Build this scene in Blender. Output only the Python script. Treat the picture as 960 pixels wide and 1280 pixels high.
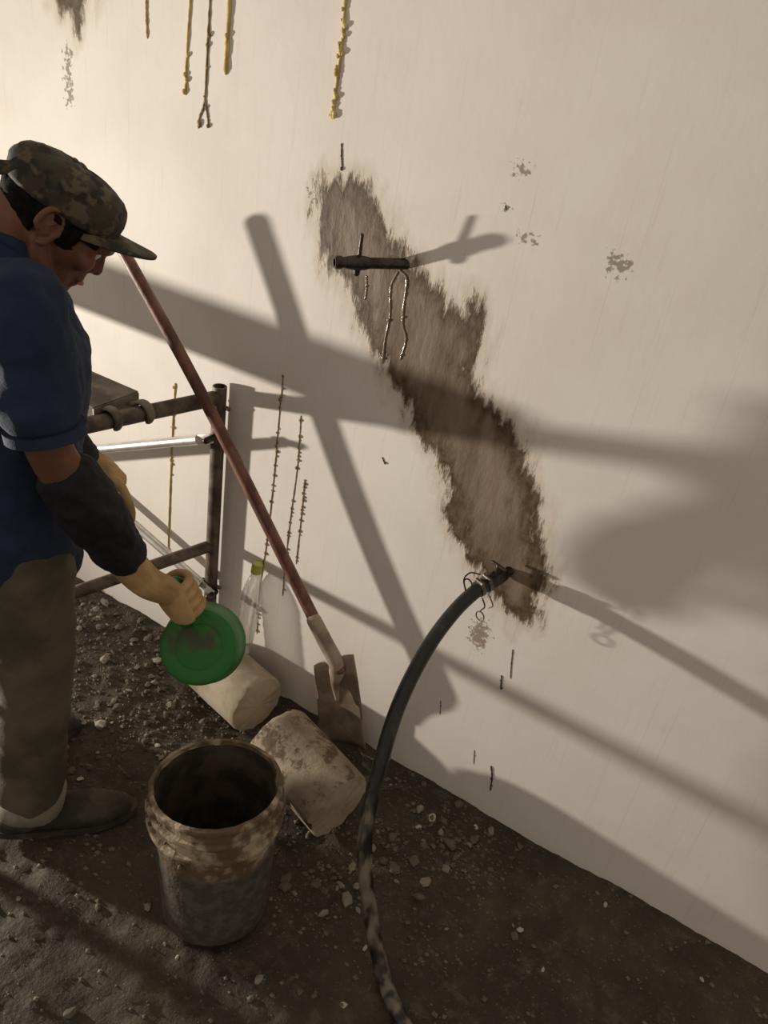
import bpy, bmesh, math, random
import numpy as np
from mathutils import Vector, Matrix, noise
random.seed(7)
for o in list(bpy.data.objects): bpy.data.objects.remove(o)
SC = bpy.context.scene
COL = SC.collection

# ------------------------------------------------------------------ camera
# world: X along the wall (right), Y into the wall (wall face at Y=0), Z up
FPX, CX, CY = 1035.0, 480.0, 640.0
CAM_H = 1.8
def nrm(v): return v / np.linalg.norm(v)
def ray(p): return np.array([(p[0]-CX)/FPX, (p[1]-CY)/FPX, 1.0])
_down = nrm(np.array([190-CX, 2350-CY, FPX]))
_pl = nrm(np.cross(ray((143, 750)), ray((960, 1215))))
_X = nrm(np.cross(_pl, _down))
if _X[0] < 0: _X = -_X
_Z = -_down
_Y = np.cross(_Z, _X)
RW = np.stack([_X, _Y, _Z])
_r = RW @ ray((143, 750))
CAM_Y = -(_r[1] * CAM_H / -_r[2])
CAM = np.array([0, CAM_Y, CAM_H])
def at_y(px, py, y):                 # point of the view ray at distance y from the wall
    r = RW @ ray((px, py)); t = (y - CAM_Y) / r[1]
    return Vector(CAM + t*r)
def at_z(px, py, z=0.0):             # point of the view ray at height z
    r = RW @ ray((px, py)); t = (z - CAM_H) / r[2]
    return Vector(CAM + t*r)
cd = bpy.data.cameras.new('camera')
cd.sensor_fit = 'VERTICAL'; cd.sensor_height = 36.0; cd.lens = FPX/1280*36.0
cd.clip_start = 0.02
cam = bpy.data.objects.new('camera', cd); COL.objects.link(cam)
M = Matrix.Identity(4)
for i in range(3):
    M[i][0] = RW[i][0]; M[i][1] = -RW[i][1]; M[i][2] = -RW[i][2]; M[i][3] = CAM[i]
cam.matrix_world = M
SC.camera = cam

# ------------------------------------------------------------------ light
w = bpy.data.worlds.new('room_ambient'); SC.world = w; w.use_nodes = True
w.node_tree.nodes['Background'].inputs[0].default_value = (1.0, 0.86, 0.73, 1)
w.node_tree.nodes['Background'].inputs[1].default_value = 0.42
ld = bpy.data.lights.new('work_lamp', 'SPOT')
ld.spot_size = math.radians(138); ld.spot_blend = 1.0; ld.shadow_soft_size = 0.045; ld.energy = 560; ld.color = (1.0, 0.915, 0.81)
lo = bpy.data.objects.new('work_lamp_light', ld); COL.objects.link(lo)
lo.location = (-3.4, -1.11, 0.48)
lo.rotation_euler = Vector((1.0, -0.26, 0.40)).to_track_quat('-Z', 'Y').to_euler()   # flood lamp aimed along the wall
SC.view_settings.view_transform = 'Standard'
SC.view_settings.look = 'None'
SC.view_settings.gamma = 1.0
SC.view_settings.exposure = 0.0
SC.view_settings.use_curve_mapping = False

# ------------------------------------------------------------------ materials
class NT:
    def __init__(s, name):
        s.m = bpy.data.materials.new(name); s.m.use_nodes = True
        s.t = s.m.node_tree; s.b = s.t.nodes['Principled BSDF']
        s.out = s.t.nodes['Material Output']
    def n(s, typ, **k):
        nd = s.t.nodes.new(typ)
        for a, v in k.items(): setattr(nd, a, v)
        return nd
    def link(s, a, b): s.t.links.new(a, b)
    def put(s, sock, v):
        if hasattr(v, 'is_output') or isinstance(v, bpy.types.NodeSocket): s.link(v, sock)
        else: sock.default_value = v
    def math(s, op, a, b=0.0, c=0.0, clamp=False):
        nd = s.n('ShaderNodeMath', operation=op, use_clamp=clamp)
        s.put(nd.inputs[0], a); s.put(nd.inputs[1], b); s.put(nd.inputs[2], c)
        return nd.outputs[0]
    def step(s, v, lo, hi, tlo=0.0, thi=1.0):
        nd = s.n('ShaderNodeMapRange', interpolation_type='SMOOTHSTEP')
        s.put(nd.inputs[0], v)
        for i, x in enumerate((lo, hi, tlo, thi)): nd.inputs[i+1].default_value = x
        return nd.outputs[0]
    def mix(s, f, a, b):
        nd = s.n('ShaderNodeMix', data_type='RGBA')
        s.put(nd.inputs[0], f)
        for sock, v in ((nd.inputs[6], a), (nd.inputs[7], b)):
            if isinstance(v, (tuple, list)): v = (*v[:3], 1)
            s.put(sock, v)
        return nd.outputs[2]
    def coord(s, scale=(1, 1, 1), rot=(0, 0, 0), kind='Object'):
        tc = s.n('ShaderNodeTexCoord'); mp = s.n('ShaderNodeMapping')
        mp.inputs['Scale'].default_value = scale; mp.inputs['Rotation'].default_value = rot
        s.link(tc.outputs[kind], mp.inputs[0]); return mp.outputs[0]
    def noise(s, vec, scale, detail=4.0, rough=0.55):
        nd = s.n('ShaderNodeTexNoise'); s.link(vec, nd.inputs['Vector'])
        nd.inputs['Scale'].default_value = scale; nd.inputs['Detail'].default_value = detail
        nd.inputs['Roughness'].default_value = rough
        return nd.outputs[0]
    def bump(s, h, strength=0.3, dist=0.01):
        nd = s.n('ShaderNodeBump'); nd.inputs['Strength'].default_value = strength
        nd.inputs['Distance'].default_value = dist
        s.link(h, nd.inputs['Height']); s.link(nd.outputs[0], s.b.inputs['Normal'])
    def col(s, v):
        if isinstance(v, (tuple, list)): v = (*v[:3], 1)
        s.put(s.b.inputs['Base Color'], v)
    def set(s, rough=0.7, metal=0.0, spec=0.5):
        s.put(s.b.inputs['Roughness'], rough); s.put(s.b.inputs['Metallic'], metal)
        s.b.inputs['Specular IOR Level'].default_value = spec

def simple(name, c1, c2, scale=20, rough=0.7, metal=0.0, bump=0.0, lo=0.4, hi=0.62, spec=0.4, stretch=(1, 1, 1), bscale=None):
    t = NT(name); v = t.coord(stretch)
    n = t.noise(v, scale, 5)
    t.col(t.mix(t.step(n, lo, hi), c1, c2)); t.set(rough, metal, spec)
    if bump: t.bump(t.noise(v, bscale or scale*2.5, 5), bump, 0.006)
    return t.m

MAT = {}
MAT['skin'] = simple('skin', (0.135, 0.056, 0.033), (0.175, 0.073, 0.044), 14, 0.55, spec=0.35)
MAT['hair'] = simple('hair', (0.006, 0.005, 0.0045), (0.012, 0.010, 0.008), 60, 0.9, bump=0.2, spec=.1)
MAT['shirt'] = simple('blue_shirt_cloth', (0.012, 0.022, 0.050), (0.019, 0.032, 0.066), 9, 0.9, bump=0.25, bscale=300)
MAT['trousers'] = simple('khaki_cloth', (0.070, 0.063, 0.042), (0.115, 0.102, 0.070), 6, 0.95, bump=0.25, bscale=220)
MAT['cuff'] = simple('cuff_cloth', (0.19, 0.17, 0.13), (0.28, 0.25, 0.20), 14, 0.95, bump=0.2, bscale=200)
MAT['black_sleeve'] = simple('black_sleeve_cloth', (0.005, 0.0055, 0.007), (0.010, 0.010, 0.012), 10, 0.75, bump=0.3, bscale=90)
MAT['glove'] = simple('tan_glove_leather', (0.36, 0.23, 0.095), (0.50, 0.34, 0.16), 12, 0.8, bump=0.3, bscale=60)
MAT['shoe'] = simple('muddy_shoe', (0.035, 0.03, 0.024), (0.085, 0.07, 0.05), 12, 0.8, bump=0.4)
MAT['eye'] = simple('eye_white', (0.6, 0.58, 0.54), (0.65, 0.62, 0.58), 5, 0.2)
MAT['pupil'] = simple('eye_pupil', (0.01, 0.008, 0.006), (0.015, 0.01, 0.008), 5, 0.2)
MAT['lip'] = simple('lip_skin', (0.28, 0.10, 0.075), (0.32, 0.12, 0.09), 20, 0.5)
def camo():
    t = NT('camouflage_cloth'); v = t.coord()
    a = t.noise(v, 26, 2); b = t.noise(t.coord((1, 1, 1), (1, 2, 0)), 32, 2); c = t.noise(t.coord((1, 1, 1), (2, 0, 1)), 40, 2)
    col = t.mix(t.step(a, .42, .56), (0.045, 0.042, 0.025), (0.016, 0.016, 0.011))
    col = t.mix(t.step(b, .50, .60), col, (0.10, 0.083, 0.050))
    col = t.mix(t.step(c, .54, .64), col, (0.045, 0.033, 0.022))
    t.col(col); t.set(0.9); t.bump(t.noise(v, 350, 2), 0.2, 0.002); return t.m
MAT['camo'] = camo()
MAT['rust_tube'] = simple('rusty_scaffold_tube', (0.075, 0.055, 0.042), (0.16, 0.125, 0.095), 22, 0.55, 0.35, bump=0.25)
MAT['silver_tube'] = simple('galvanised_tube', (0.62, 0.60, 0.55), (0.78, 0.75, 0.70), 18, 0.35, 0.75, bump=0.1)
MAT['plank'] = simple('scaffold_plank_steel', (0.10, 0.085, 0.065), (0.22, 0.19, 0.15), 15, 0.6, 0.3, bump=0.2)
MAT['wood_handle'] = simple('red_brown_handle', (0.11, 0.045, 0.028), (0.21, 0.095, 0.06), 9, 0.5, bump=0.2, stretch=(3, 3, .4))
MAT['shovel_steel'] = simple('muddy_shovel_steel', (0.22, 0.165, 0.115), (0.40, 0.32, 0.24), 11, 0.65, 0.1, bump=0.3)
MAT['concrete'] = simple('concrete_core', (0.29, 0.235, 0.165), (0.42, 0.35, 0.26), 9, 0.9, bump=0.3, lo=0.35, hi=0.6)
def dirty_concrete():
    t = NT('muddy_concrete_core'); v = t.coord()
    n = t.noise(v, 9, 5); n2 = t.noise(v, 14, 6, .7); n3 = t.noise(v, 70, 4, .6)
    c = t.mix(t.step(n, .35, .6), (0.24, 0.19, 0.13), (0.36, 0.295, 0.21))
    c = t.mix(t.math('MULTIPLY', t.step(t.math('ADD', n2, t.math('MULTIPLY', n3, .25)), .63, .74), .85), c, (0.10, 0.066, 0.036))
    t.col(c); t.set(.92, 0, .3); t.bump(t.math('ADD', n2, t.math('MULTIPLY', n3, .5)), .5, .008); return t.m
MAT['concrete_dirty'] = dirty_concrete()
MAT['core_dirt'] = simple('core_dirt', (0.09, 0.06, 0.035), (0.16, 0.11, 0.07), 30, 0.95, bump=0.6)
def hose_mat():
    t = NT('muddy_rubber_hose'); v = t.coord()
    sx = t.n('ShaderNodeSeparateXYZ'); tc = t.n('ShaderNodeTexCoord'); t.link(tc.outputs['Object'], sx.inputs[0])
    n = t.noise(t.coord((4, 4, .8)), 9, 4, .5); low = t.step(sx.outputs[2], .62, .25)
    m = t.math('MULTIPLY', t.step(t.math('ADD', n, t.math('MULTIPLY', low, .12)), .48, .78), t.math('ADD', .12, t.math('MULTIPLY', low, .8)))
    t.col(t.mix(m, (0.009, 0.0085, 0.008), (0.23, 0.19, 0.145))); t.put(t.b.inputs['Roughness'], t.math('ADD', .38, t.math('MULTIPLY', m, .5)))
    t.bump(n, .15, .004); return t.m
MAT['hose'] = hose_mat()
MAT['dark_steel'] = simple('dark_wet_steel', (0.028, 0.022, 0.018), (0.07, 0.055, 0.045), 30, 0.35, 0.6, bump=0.3)
MAT['steel_clamp'] = simple('dull_clamp_steel', (0.12, 0.105, 0.085), (0.24, 0.21, 0.17), 30, 0.4, 0.7, bump=0.2)
MAT['wire'] = simple('tie_wire', (0.12, 0.09, 0.06), (0.2, 0.15, 0.1), 40, 0.5, 0.5)
MAT['yellow'] = simple('yellow_dried_resin', (0.46, 0.33, 0.10), (0.66, 0.52, 0.22), 30, 0.7, bump=0.4)
MAT['brown_resin'] = simple('brown_dried_resin', (0.20, 0.13, 0.055), (0.38, 0.28, 0.13), 40, 0.7, bump=0.4)
MAT['drip_dark'] = simple('dark_dried_drip', (0.05, 0.035, 0.022), (0.10, 0.075, 0.05), 40, 0.8)
MAT['stone'] = simple('rubble_stone', (0.085, 0.069, 0.050), (0.18, 0.148, 0.11), 12, 0.9, bump=0.3)
MAT['stone_pale'] = simple('pale_rubble', (0.20, 0.17, 0.13), (0.32, 0.28, 0.225), 12, 0.85, bump=0.3)
MAT['chip'] = simple('white_plaster_chip', (0.36, 0.32, 0.26), (0.52, 0.47, 0.40), 20, 0.85, bump=0.2)
MAT['cap_yellow'] = simple('bottle_cap_plastic', (0.38, 0.40, 0.05), (0.48, 0.48, 0.08), 20, 0.4)
def green_mat():
    t = NT('green_plastic'); v = t.coord((1, 1, 1))
    n = t.noise(v, 13, 3)
    t.col(t.mix(t.step(n, .52, .72), (0.012, 0.150, 0.016), (0.045, 0.055, 0.02))); t.set(0.5, 0, 0.45)
    return t.m
MAT['green'] = green_mat()
def clear(name, tint, rough=0.05, gloss=0.22):
    t = NT(name)
    tr = t.n('ShaderNodeBsdfTransparent'); tr.inputs[0].default_value = (*tint, 1)
    gl = t.n('ShaderNodeBsdfGlossy'); gl.inputs['Roughness'].default_value = rough
    gl.inputs['Color'].default_value = (1, 1, 1, 1)
    lw = t.n('ShaderNodeLayerWeight'); lw.inputs[0].default_value = 0.35
    f = t.math('ADD', t.math('MULTIPLY', lw.outputs['Facing'], 0.6), gloss*0.4, clamp=True)
    mx = t.n('ShaderNodeMixShader'); t.link(f, mx.inputs[0]); t.link(tr.outputs[0], mx.inputs[1]); t.link(gl.outputs[0], mx.inputs[2])
    t.link(mx.outputs[0], t.out.inputs[0]); return t.m
MAT['clear'] = clear('clear_bottle_plastic', (0.90, 0.89, 0.88), 0.1, 0.5)
MAT['water'] = simple('wet_trickle', (0.30, 0.23, 0.15), (0.36, 0.28, 0.19), 20, 0.16, spec=1.0)
def bucket_mat():
    t = NT('mud_caked_bucket_plastic'); v = t.coord()
    n = t.noise(v, 13, 6); n2 = t.noise(v, 40, 4)
    geo = t.n('ShaderNodeSeparateXYZ'); tc = t.n('ShaderNodeTexCoord'); t.link(tc.outputs['Object'], geo.inputs[0])
    z = geo.outputs[2]
    mud = t.step(t.math('ADD', n, t.math('MULTIPLY', n2, .35)), .56, .74)
    up = t.step(t.math('ADD', z, t.math('MULTIPLY', n, .10)), .27, .30)
    body = t.mix(t.step(n2, .42, .6), (0.060, 0.052, 0.042), (0.10, 0.085, 0.065))
    rim = t.mix(mud, (0.40, 0.33, 0.22), (0.115, 0.075, 0.04))
    t.col(t.mix(up, body, rim)); t.set(0.75); t.bump(t.math('ADD', n, n2), .6, .008)
    return t.m
MAT['bucket'] = bucket_mat()
MAT['bucket_side'] = simple('bucket_bare_plastic', (0.27, 0.235, 0.17), (0.12, 0.095, 0.065), 16, 0.7, bump=0.4)
MAT['bucket_inner'] = simple('shade_darkened_mud_inside', (0.030, 0.023, 0.015), (0.075, 0.056, 0.036), 18, 0.8, bump=0.4)  # inside mud coat, its colour darkened to carry the shade within the bucket
MAT['slurry'] = simple('dark_slurry', (0.012, 0.010, 0.008), (0.022, 0.018, 0.014), 10, 0.35)

# ------------------------------------------------------------------ mesh helpers
def bm_new(): return bmesh.new()
def to_mesh(bm, name):
    bmesh.ops.recalc_face_normals(bm, faces=bm.faces)
    me = bpy.data.meshes.new(name); bm.to_mesh(me); bm.free(); return me
def smooth(me, ang=40):
    me.shade_smooth()
    try: me.set_sharp_from_angle(angle=math.radians(ang))
    except Exception: pass
def parent_to(o, p):
    if p is not None:
        o.parent = p; o.matrix_parent_inverse = p.matrix_basis.inverted()
        q = p.parent
        if q is not None: o.matrix_parent_inverse = (q.matrix_basis @ p.matrix_parent_inverse @ p.matrix_basis).inverted() if False else p.matrix_parent_inverse.inverted() @ o.matrix_parent_inverse if False else o.matrix_parent_inverse
def obj(name, bm, mat, parent=None, sm=40):
    me = bm if isinstance(bm, bpy.types.Mesh) else to_mesh(bm, name)
    if sm: smooth(me, sm)
    if not me.materials: me.materials.append(MAT[mat] if isinstance(mat, str) else mat)
    o = bpy.data.objects.new(name, me); COL.objects.link(o)
    if parent is not None: parent_to(o, parent)
    return o
def tag(o, label, cat, group=None, kind=None):
    o['label'] = label; o['category'] = cat
    if group: o['group'] = group
    if kind: o['kind'] = kind
    return o
def thing(name, label, cat, loc, group=None):
    o = bpy.data.objects.new(name, None); COL.objects.link(o); o.location = loc
    o.empty_display_size = 0.05
    o.matrix_basis = Matrix.Translation(loc)
    return tag(o, label, cat, group)
def frame_from(t):
    t = t.normalized(); a = Vector((0, 0, 1)) if abs(t.z) < .9 else Vector((1, 0, 0))
    u = a.cross(t).normalized(); return u, t.cross(u).normalized()
def spline(pts, n):
    """Catmull-Rom resample of vectors (any dimension, lists)"""
    P = [np.array(p, float) for p in pts]
    P = [2*P[0]-P[1]] + P + [2*P[-1]-P[-2]]
    out = []
    segs = len(P)-3
    for i in range(segs):
        for k in range(n):
            t = k/n; p0, p1, p2, p3 = P[i:i+4]
            out.append(.5*((2*p1)+(-p0+p2)*t+(2*p0-5*p1+4*p2-p3)*t*t+(-p0+3*p1-3*p2+p3)*t**3))
    out.append(P[-2]); return out
def sweep(bm, pts, radii, seg=12, caps='round', flat=None, up=None):
    """tube through pts; radii list; flat=(ku,kv) scales the two section axes; up fixes the first axis"""
    pts = [Vector(p) for p in pts]; N = len(pts)
    if not hasattr(radii, '__len__'): radii = [radii]*N
    T = []
    for i in range(N):
        a = pts[max(i-1, 0)]; b = pts[min(i+1, N-1)]; T.append((b-a).normalized())
    if up is not None:
        U = []
        for t in T:
            u = Vector(up); u = (u - t*u.dot(t)).normalized(); U.append(u)
    else:
        u, _ = frame_from(T[0]); U = [u]
        for i in range(1, N):
            u = U[-1]; u = (u - T[i]*u.dot(T[i])).normalized(); U.append(u)
    ku, kv = flat or (1, 1)
    rings = []
    def ring(c, u, v, r): return [bm.verts.new(c + u*(math.cos(2*math.pi*k/seg)*r*ku) + v*(math.sin(2*math.pi*k/seg)*r*kv)) for k in range(seg)]
    seq = []
    if caps == 'round':
        for a in (80, 55, 28):
            seq.append((pts[0] - T[0]*radii[0]*math.sin(math.radians(a))*min(ku, kv), 0, radii[0]*math.cos(math.radians(a))))
    for i in range(N): seq.append((pts[i], i, radii[i]))
    if caps == 'round':
        for a in (28, 55, 80):
            seq.append((pts[-1] + T[-1]*radii[-1]*math.sin(math.radians(a))*min(ku, kv), N-1, radii[-1]*math.cos(math.radians(a))))
    for c, i, r in seq:
        u = U[i]; v = T[i].cross(u).normalized(); rings.append(ring(c, u, v, max(r, 1e-4)))
    for a, b in zip(rings, rings[1:]):
        for k in range(seg): bm.faces.new((a[k], a[(k+1) % seg], b[(k+1) % seg], b[k]))
    if caps: 
        bm.faces.new(list(reversed(rings[0]))); bm.faces.new(rings[-1])
    return rings
def tube_bm(a, b, r, seg=14, caps='flat', r2=None):
    bm = bm_new(); sweep(bm, [a, b], [r, r if r2 is None else r2], seg, caps); return bm
def hollow_tube(bm, a, b, r, ri, seg=20):
    a = Vector(a); b = Vector(b); t = (b-a).normalized(); u, v = frame_from(t)
    prof = [(a, ri), (a, r), (b, r), (b, ri), (a + t*0.002, ri)]
    R = [[bm.verts.new(c + u*math.cos(2*math.pi*k/seg)*q + v*math.sin(2*math.pi*k/seg)*q) for k in range(seg)] for c, q in prof]
    for x, y in zip(R, R[1:]):
        for k in range(seg): bm.faces.new((x[k], x[(k+1) % seg], y[(k+1) % seg], y[k]))
def lathe(bm, prof, M=None, seg=40):
    """prof: (r,z) list; M places the local z axis"""
    M = M or Matrix.Identity(4); R = []
    for r, z in prof:
        if r < 1e-6: R.append([bm.verts.new(M @ Vector((0, 0, z)))])
        else: R.append([bm.verts.new(M @ Vector((r*math.cos(2*math.pi*k/seg), r*math.sin(2*math.pi*k/seg), z))) for k in range(seg)])
    for a, b in zip(R, R[1:]):
        for k in range(seg):
            k2 = (k+1) % seg
            if len(a) == 1 and len(b) == 1: continue
            if len(a) == 1: bm.faces.new((a[0], b[k2], b[k]))
            elif len(b) == 1: bm.faces.new((a[k], a[k2], b[0]))
            else: bm.faces.new((a[k], a[k2], b[k2], b[k]))
def place(loc, zaxis, xhint=(1, 0, 0)):
    z = Vector(zaxis).normalized(); x = Vector(xhint); x = (x - z*x.dot(z)).normalized(); y = z.cross(x)
    m = Matrix.Identity(4)
    for i in range(3): m[i][0] = x[i]; m[i][1] = y[i]; m[i][2] = z[i]; m[i][3] = loc[i]
    return m
def box(bm, M, sx, sy, sz, bev=0.0):
    V = [bm.verts.new(M @ Vector((x*sx/2, y*sy/2, z*sz/2))) for x in (-1, 1) for y in (-1, 1) for z in (-1, 1)]
    F = [bm.faces.new([V[i] for i in f]) for f in ((0, 1, 3, 2), (4, 6, 7, 5), (0, 4, 5, 1), (2, 3, 7, 6), (0, 2, 6, 4), (1, 5, 7, 3))]
    if bev:
        E = set(e for f in F for e in f.edges)
        bmesh.ops.bevel(bm, geom=list(E), offset=bev, segments=2, affect='EDGES', profile=0.5)
def ball(bm, c, r, seg=16, rings=10, M=None):
    if not hasattr(r, '__len__'): r = (r, r, r)
    mat = (M or Matrix.Translation(c))
    if M is not None: mat = M @ Matrix.Translation(c)
    bmesh.ops.create_uvsphere(bm, u_segments=seg, v_segments=rings, radius=1.0, matrix=mat @ Matrix.Diagonal((*r, 1)))
TEX = {}
def cloud(name, size, depth=2):
    if name not in TEX:
        t = bpy.data.textures.new(name, 'CLOUDS'); t.noise_scale = size; t.noise_depth = depth; TEX[name] = t
    return TEX[name]
def remesh(name, bm, mat, parent, voxel=0.006, it=6, fac=0.5, disp=(), sm=180):
    """union of overlapping closed shapes into one continuous skin"""
    me = to_mesh(bm, name + '_base')
    o = bpy.data.objects.new(name + '_tmp', me); COL.objects.link(o)
    r = o.modifiers.new('r', 'REMESH'); r.mode = 'VOXEL'; r.voxel_size = voxel
    if it:
        s = o.modifiers.new('s', 'SMOOTH'); s.factor = fac; s.iterations = it
    for size, st in disp:
        d = o.modifiers.new('d', 'DISPLACE'); d.texture = cloud('cloud%g' % size, size); d.strength = st; d.mid_level = 0.5
        d.texture_coords = 'LOCAL'
    dg = bpy.context.evaluated_depsgraph_get()
    m2 = bpy.data.meshes.new_from_object(o.evaluated_get(dg)); m2.name = name
    bpy.data.objects.remove(o); bpy.data.meshes.remove(me)
    m2.shade_smooth(); m2.materials.clear()
    return obj(name, m2, mat, parent, sm=0)

# ------------------------------------------------------------------ the setting
def wall_mask(poly, X, Z):
    """signed distance to a polygon on the wall (negative inside)"""
    P = np.array(poly); d = np.full(X.shape, 1e9); ins = np.zeros(X.shape, bool); n = len(P)
    for i in range(n):
        a = P[i]; b = P[(i+1) % n]; e = b-a
        t = np.clip(((X-a[0])*e[0]+(Z-a[1])*e[1])/(e@e), 0, 1)
        d = np.minimum(d, np.hypot(X-a[0]-t*e[0], Z-a[1]-t*e[1]))
        c = ((a[1] > Z) != (b[1] > Z)) & (X < (b[0]-a[0])*(Z-a[1])/((b[1]-a[1]) or 1e-9)+a[0])
        ins ^= c
    return np.where(ins, -d, d)
def wp(px): return [(lambda q: (q.x, q.z))(at_y(x, y, 0)) for x, y in px]
MUD = [[(398, 236), (418, 224), (442, 224), (462, 240), (478, 272), (495, 302), (512, 330), (540, 352), (552, 376), (574, 384), (590, 378), (600, 402), (598, 440),
        (588, 468), (602, 494), (632, 530), (656, 562), (664, 602), (672, 645), (680, 690), (682, 738), (662, 778), (645, 776), (620, 745), (592, 705),
        (572, 672), (557, 640), (561, 602), (546, 572), (515, 530), (503, 498), (480, 465), (466, 430), (450, 390), (432, 352), (408, 340), (404, 300), (396, 264)],
       [(62, -40), (118, -40), (108, 8), (96, 38), (86, 16), (74, 6)]]
TUFT = [[(592, 782), (603, 776), (611, 790), (606, 806), (598, 812), (588, 799)]]
SCUFF = [[(762, 318), (782, 318), (788, 338), (772, 344), (757, 330)], [(643, 206), (664, 206), (664, 218), (643, 218)],
         [(642, 294), (668, 294), (672, 304), (650, 302)], [(386, 236), (394, 240), (394, 252), (386, 248)], [(630, 256), (636, 258), (634, 264), (629, 263)],
         [(30, 225), (36, 225), (36, 232), (30, 232)], [(80, 60), (88, 60), (92, 130), (84, 130)]]
xs = np.concatenate([np.linspace(-5.5, -2.3, 14, endpoint=False), np.arange(-2.3, 0.7, 0.0075), np.linspace(0.7, 3.5, 12)])
zs = np.concatenate([np.arange(-0.05, 2.15, 0.0075), np.linspace(2.15, 3.0, 5)])
XX, ZZ = np.meshgrid(xs, zs)
mud = np.minimum.reduce([wall_mask(wp(p), XX, ZZ) for p in MUD])
scf = np.minimum.reduce([wall_mask(wp(p), XX, ZZ) for p in SCUFF])
tuf = wall_mask(wp(TUFT[0]), XX, ZZ)
nx, nz = len(xs), len(zs)
verts = np.stack([XX.ravel(), np.zeros(nx*nz), ZZ.ravel()], 1)
ii = np.arange(nx*nz).reshape(nz, nx)
quads = np.stack([ii[:-1, :-1].ravel(), ii[:-1, 1:].ravel(), ii[1:, 1:].ravel(), ii[1:, :-1].ravel()], 1)
me = bpy.data.meshes.new('wall_back')
me.vertices.add(len(verts)); me.vertices.foreach_set('co', verts.ravel())
me.loops.add(quads.size); me.loops.foreach_set('vertex_index', quads.ravel().astype(np.int32))
me.polygons.add(len(quads)); me.polygons.foreach_set('loop_start', np.arange(0, quads.size, 4, dtype=np.int32))
me.update(calc_edges=True); me.validate()
for nm, arr in (('mud', mud), ('scuff', scf), ('tuft', tuf)):
    a = me.attributes.new(nm, 'FLOAT', 'POINT'); a.data.foreach_set('value', np.clip(arr, -1, 1).ravel().astype(np.float32))
def wall_mat():
    t = NT('stained_white_plaster')
    def attr(n): return t.n('ShaderNodeAttribute', attribute_name=n).outputs['Fac']
    v = t.coord(); vs = t.coord((9, 1, 0.55))
    streak = t.noise(vs, 9, 5, .6); blot = t.noise(v, 3.2, 5, .6); fine = t.noise(v, 55, 4); thin = t.noise(t.coord((60, 1, 0.5)), 2.2, 3, .5)
    base = t.mix(t.step(blot, .35, .7), (0.80, 0.755, 0.69), (0.74, 0.69, 0.62))
    base = t.mix(t.math('MULTIPLY', t.step(streak, .56, .74), .20), base, (0.50, 0.43, 0.35))
    base = t.mix(t.math('MULTIPLY', t.step(thin, .64, .74), .2), base, (0.42, 0.35, 0.28))
    # mud smear
    d = attr('mud')
    bv = t.coord((1.0, 1, 0.32), (0, math.radians(-28), 0))
    br = t.noise(bv, 34, 6, .65); bl = t.noise(v, 12, 4, .6)
    dd = t.math('ADD', d, t.math('ADD', t.math('MULTIPLY', t.math('SUBTRACT', br, .5), .15), t.math('MULTIPLY', t.math('SUBTRACT', bl, .5), .07)))
    halo = t.step(dd, .060, -.005); core = t.step(dd, .016, -.013); deep = t.step(dd, -.012, -.065)
    mudedge = t.mix(t.step(fine, .35, .65), (0.070, 0.044, 0.021), (0.135, 0.090, 0.050))
    mudin = t.mix(t.step(t.noise(bv, 16, 5, .6), .35, .66), (0.165, 0.118, 0.076), (0.255, 0.195, 0.138))
    mudc = t.mix(deep, mudedge, mudin)
    c = t.mix(t.math('MULTIPLY', halo, .45), base, (0.45, 0.33, 0.18))
    c = t.mix(core, c, mudc)
    s = attr('scuff')
    sm = t.step(t.math('ADD', s, t.math('MULTIPLY', t.math('SUBTRACT', t.noise(v, 85, 4, .6), .47), .11)), .004, -.004)
    c = t.mix(t.math('MULTIPLY', sm, .8), c, (0.22, 0.18, 0.12))
    u = attr('tuft')
    um = t.step(t.math('ADD', u, t.math('MULTIPLY', t.math('SUBTRACT', t.noise(v, 90, 5, .7), .5), .14)), .004, -.004)
    c = t.mix(t.math('MULTIPLY', um, .85), c, (0.26, 0.19, 0.12))
    t.col(c)
    t.put(t.b.inputs['Roughness'], t.math('SUBTRACT', .75, t.math('MULTIPLY', core, .22)))
    t.b.inputs['Specular IOR Level'].default_value = .35
    h = t.math('ADD', t.math('MULTIPLY', fine, .12), t.math('ADD', t.math('MULTIPLY', core, t.math('ADD', .3, t.math('MULTIPLY', br, .8))), t.math('MULTIPLY', blot, .25)))
    t.bump(h, .5, .006)
    return t.m
me.materials.append(wall_mat())
wall = bpy.data.objects.new('wall_back', me); COL.objects.link(wall)
wall['kind'] = 'structure'; wall['label'] = 'white plastered wall with a brown mud smear and dirty streaks'
so = wall.modifiers.new('thickness', 'SOLIDIFY'); so.thickness = 0.12; so.offset = -1.0

def floor_h(x, y):
    n = noise.fractal(Vector((x*2.2, y*2.2, 0)), 0.9, 2.0, 3)*0.010 + noise.fractal(Vector((x*11, y*11, 3.3)), 0.7, 2.1, 4)*0.0075
    n += max(0, noise.noise(Vector((x*34, y*34, 7.7)))) * 0.006
    pile = math.exp(-((x+1.55)/.45)**2-((y+.25)/.3)**2)*.018 + math.exp(-((x+.42)/.25)**2-((y+.2)/.14)**2)*.012
    near = math.exp(-((y+.0)/.05)**2)*.010
    return n + pile + near - 0.012
fx = np.concatenate([np.linspace(-5.5, -2.6, 16, endpoint=False), np.arange(-2.6, 0.9, 0.0125), np.linspace(0.9, 3.5, 14)])
fy = np.concatenate([np.linspace(-4.5, -1.5, 14, endpoint=False), np.arange(-1.5, 0.0, 0.0125), [0.03, 0.12]])
FV = [(x, y, floor_h(x, y)) for y in fy for x in fx]
nx2 = len(fx); FQ = [(j*nx2+i, j*nx2+i+1, (j+1)*nx2+i+1, (j+1)*nx2+i) for j in range(len(fy)-1) for i in range(nx2-1)]
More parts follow.
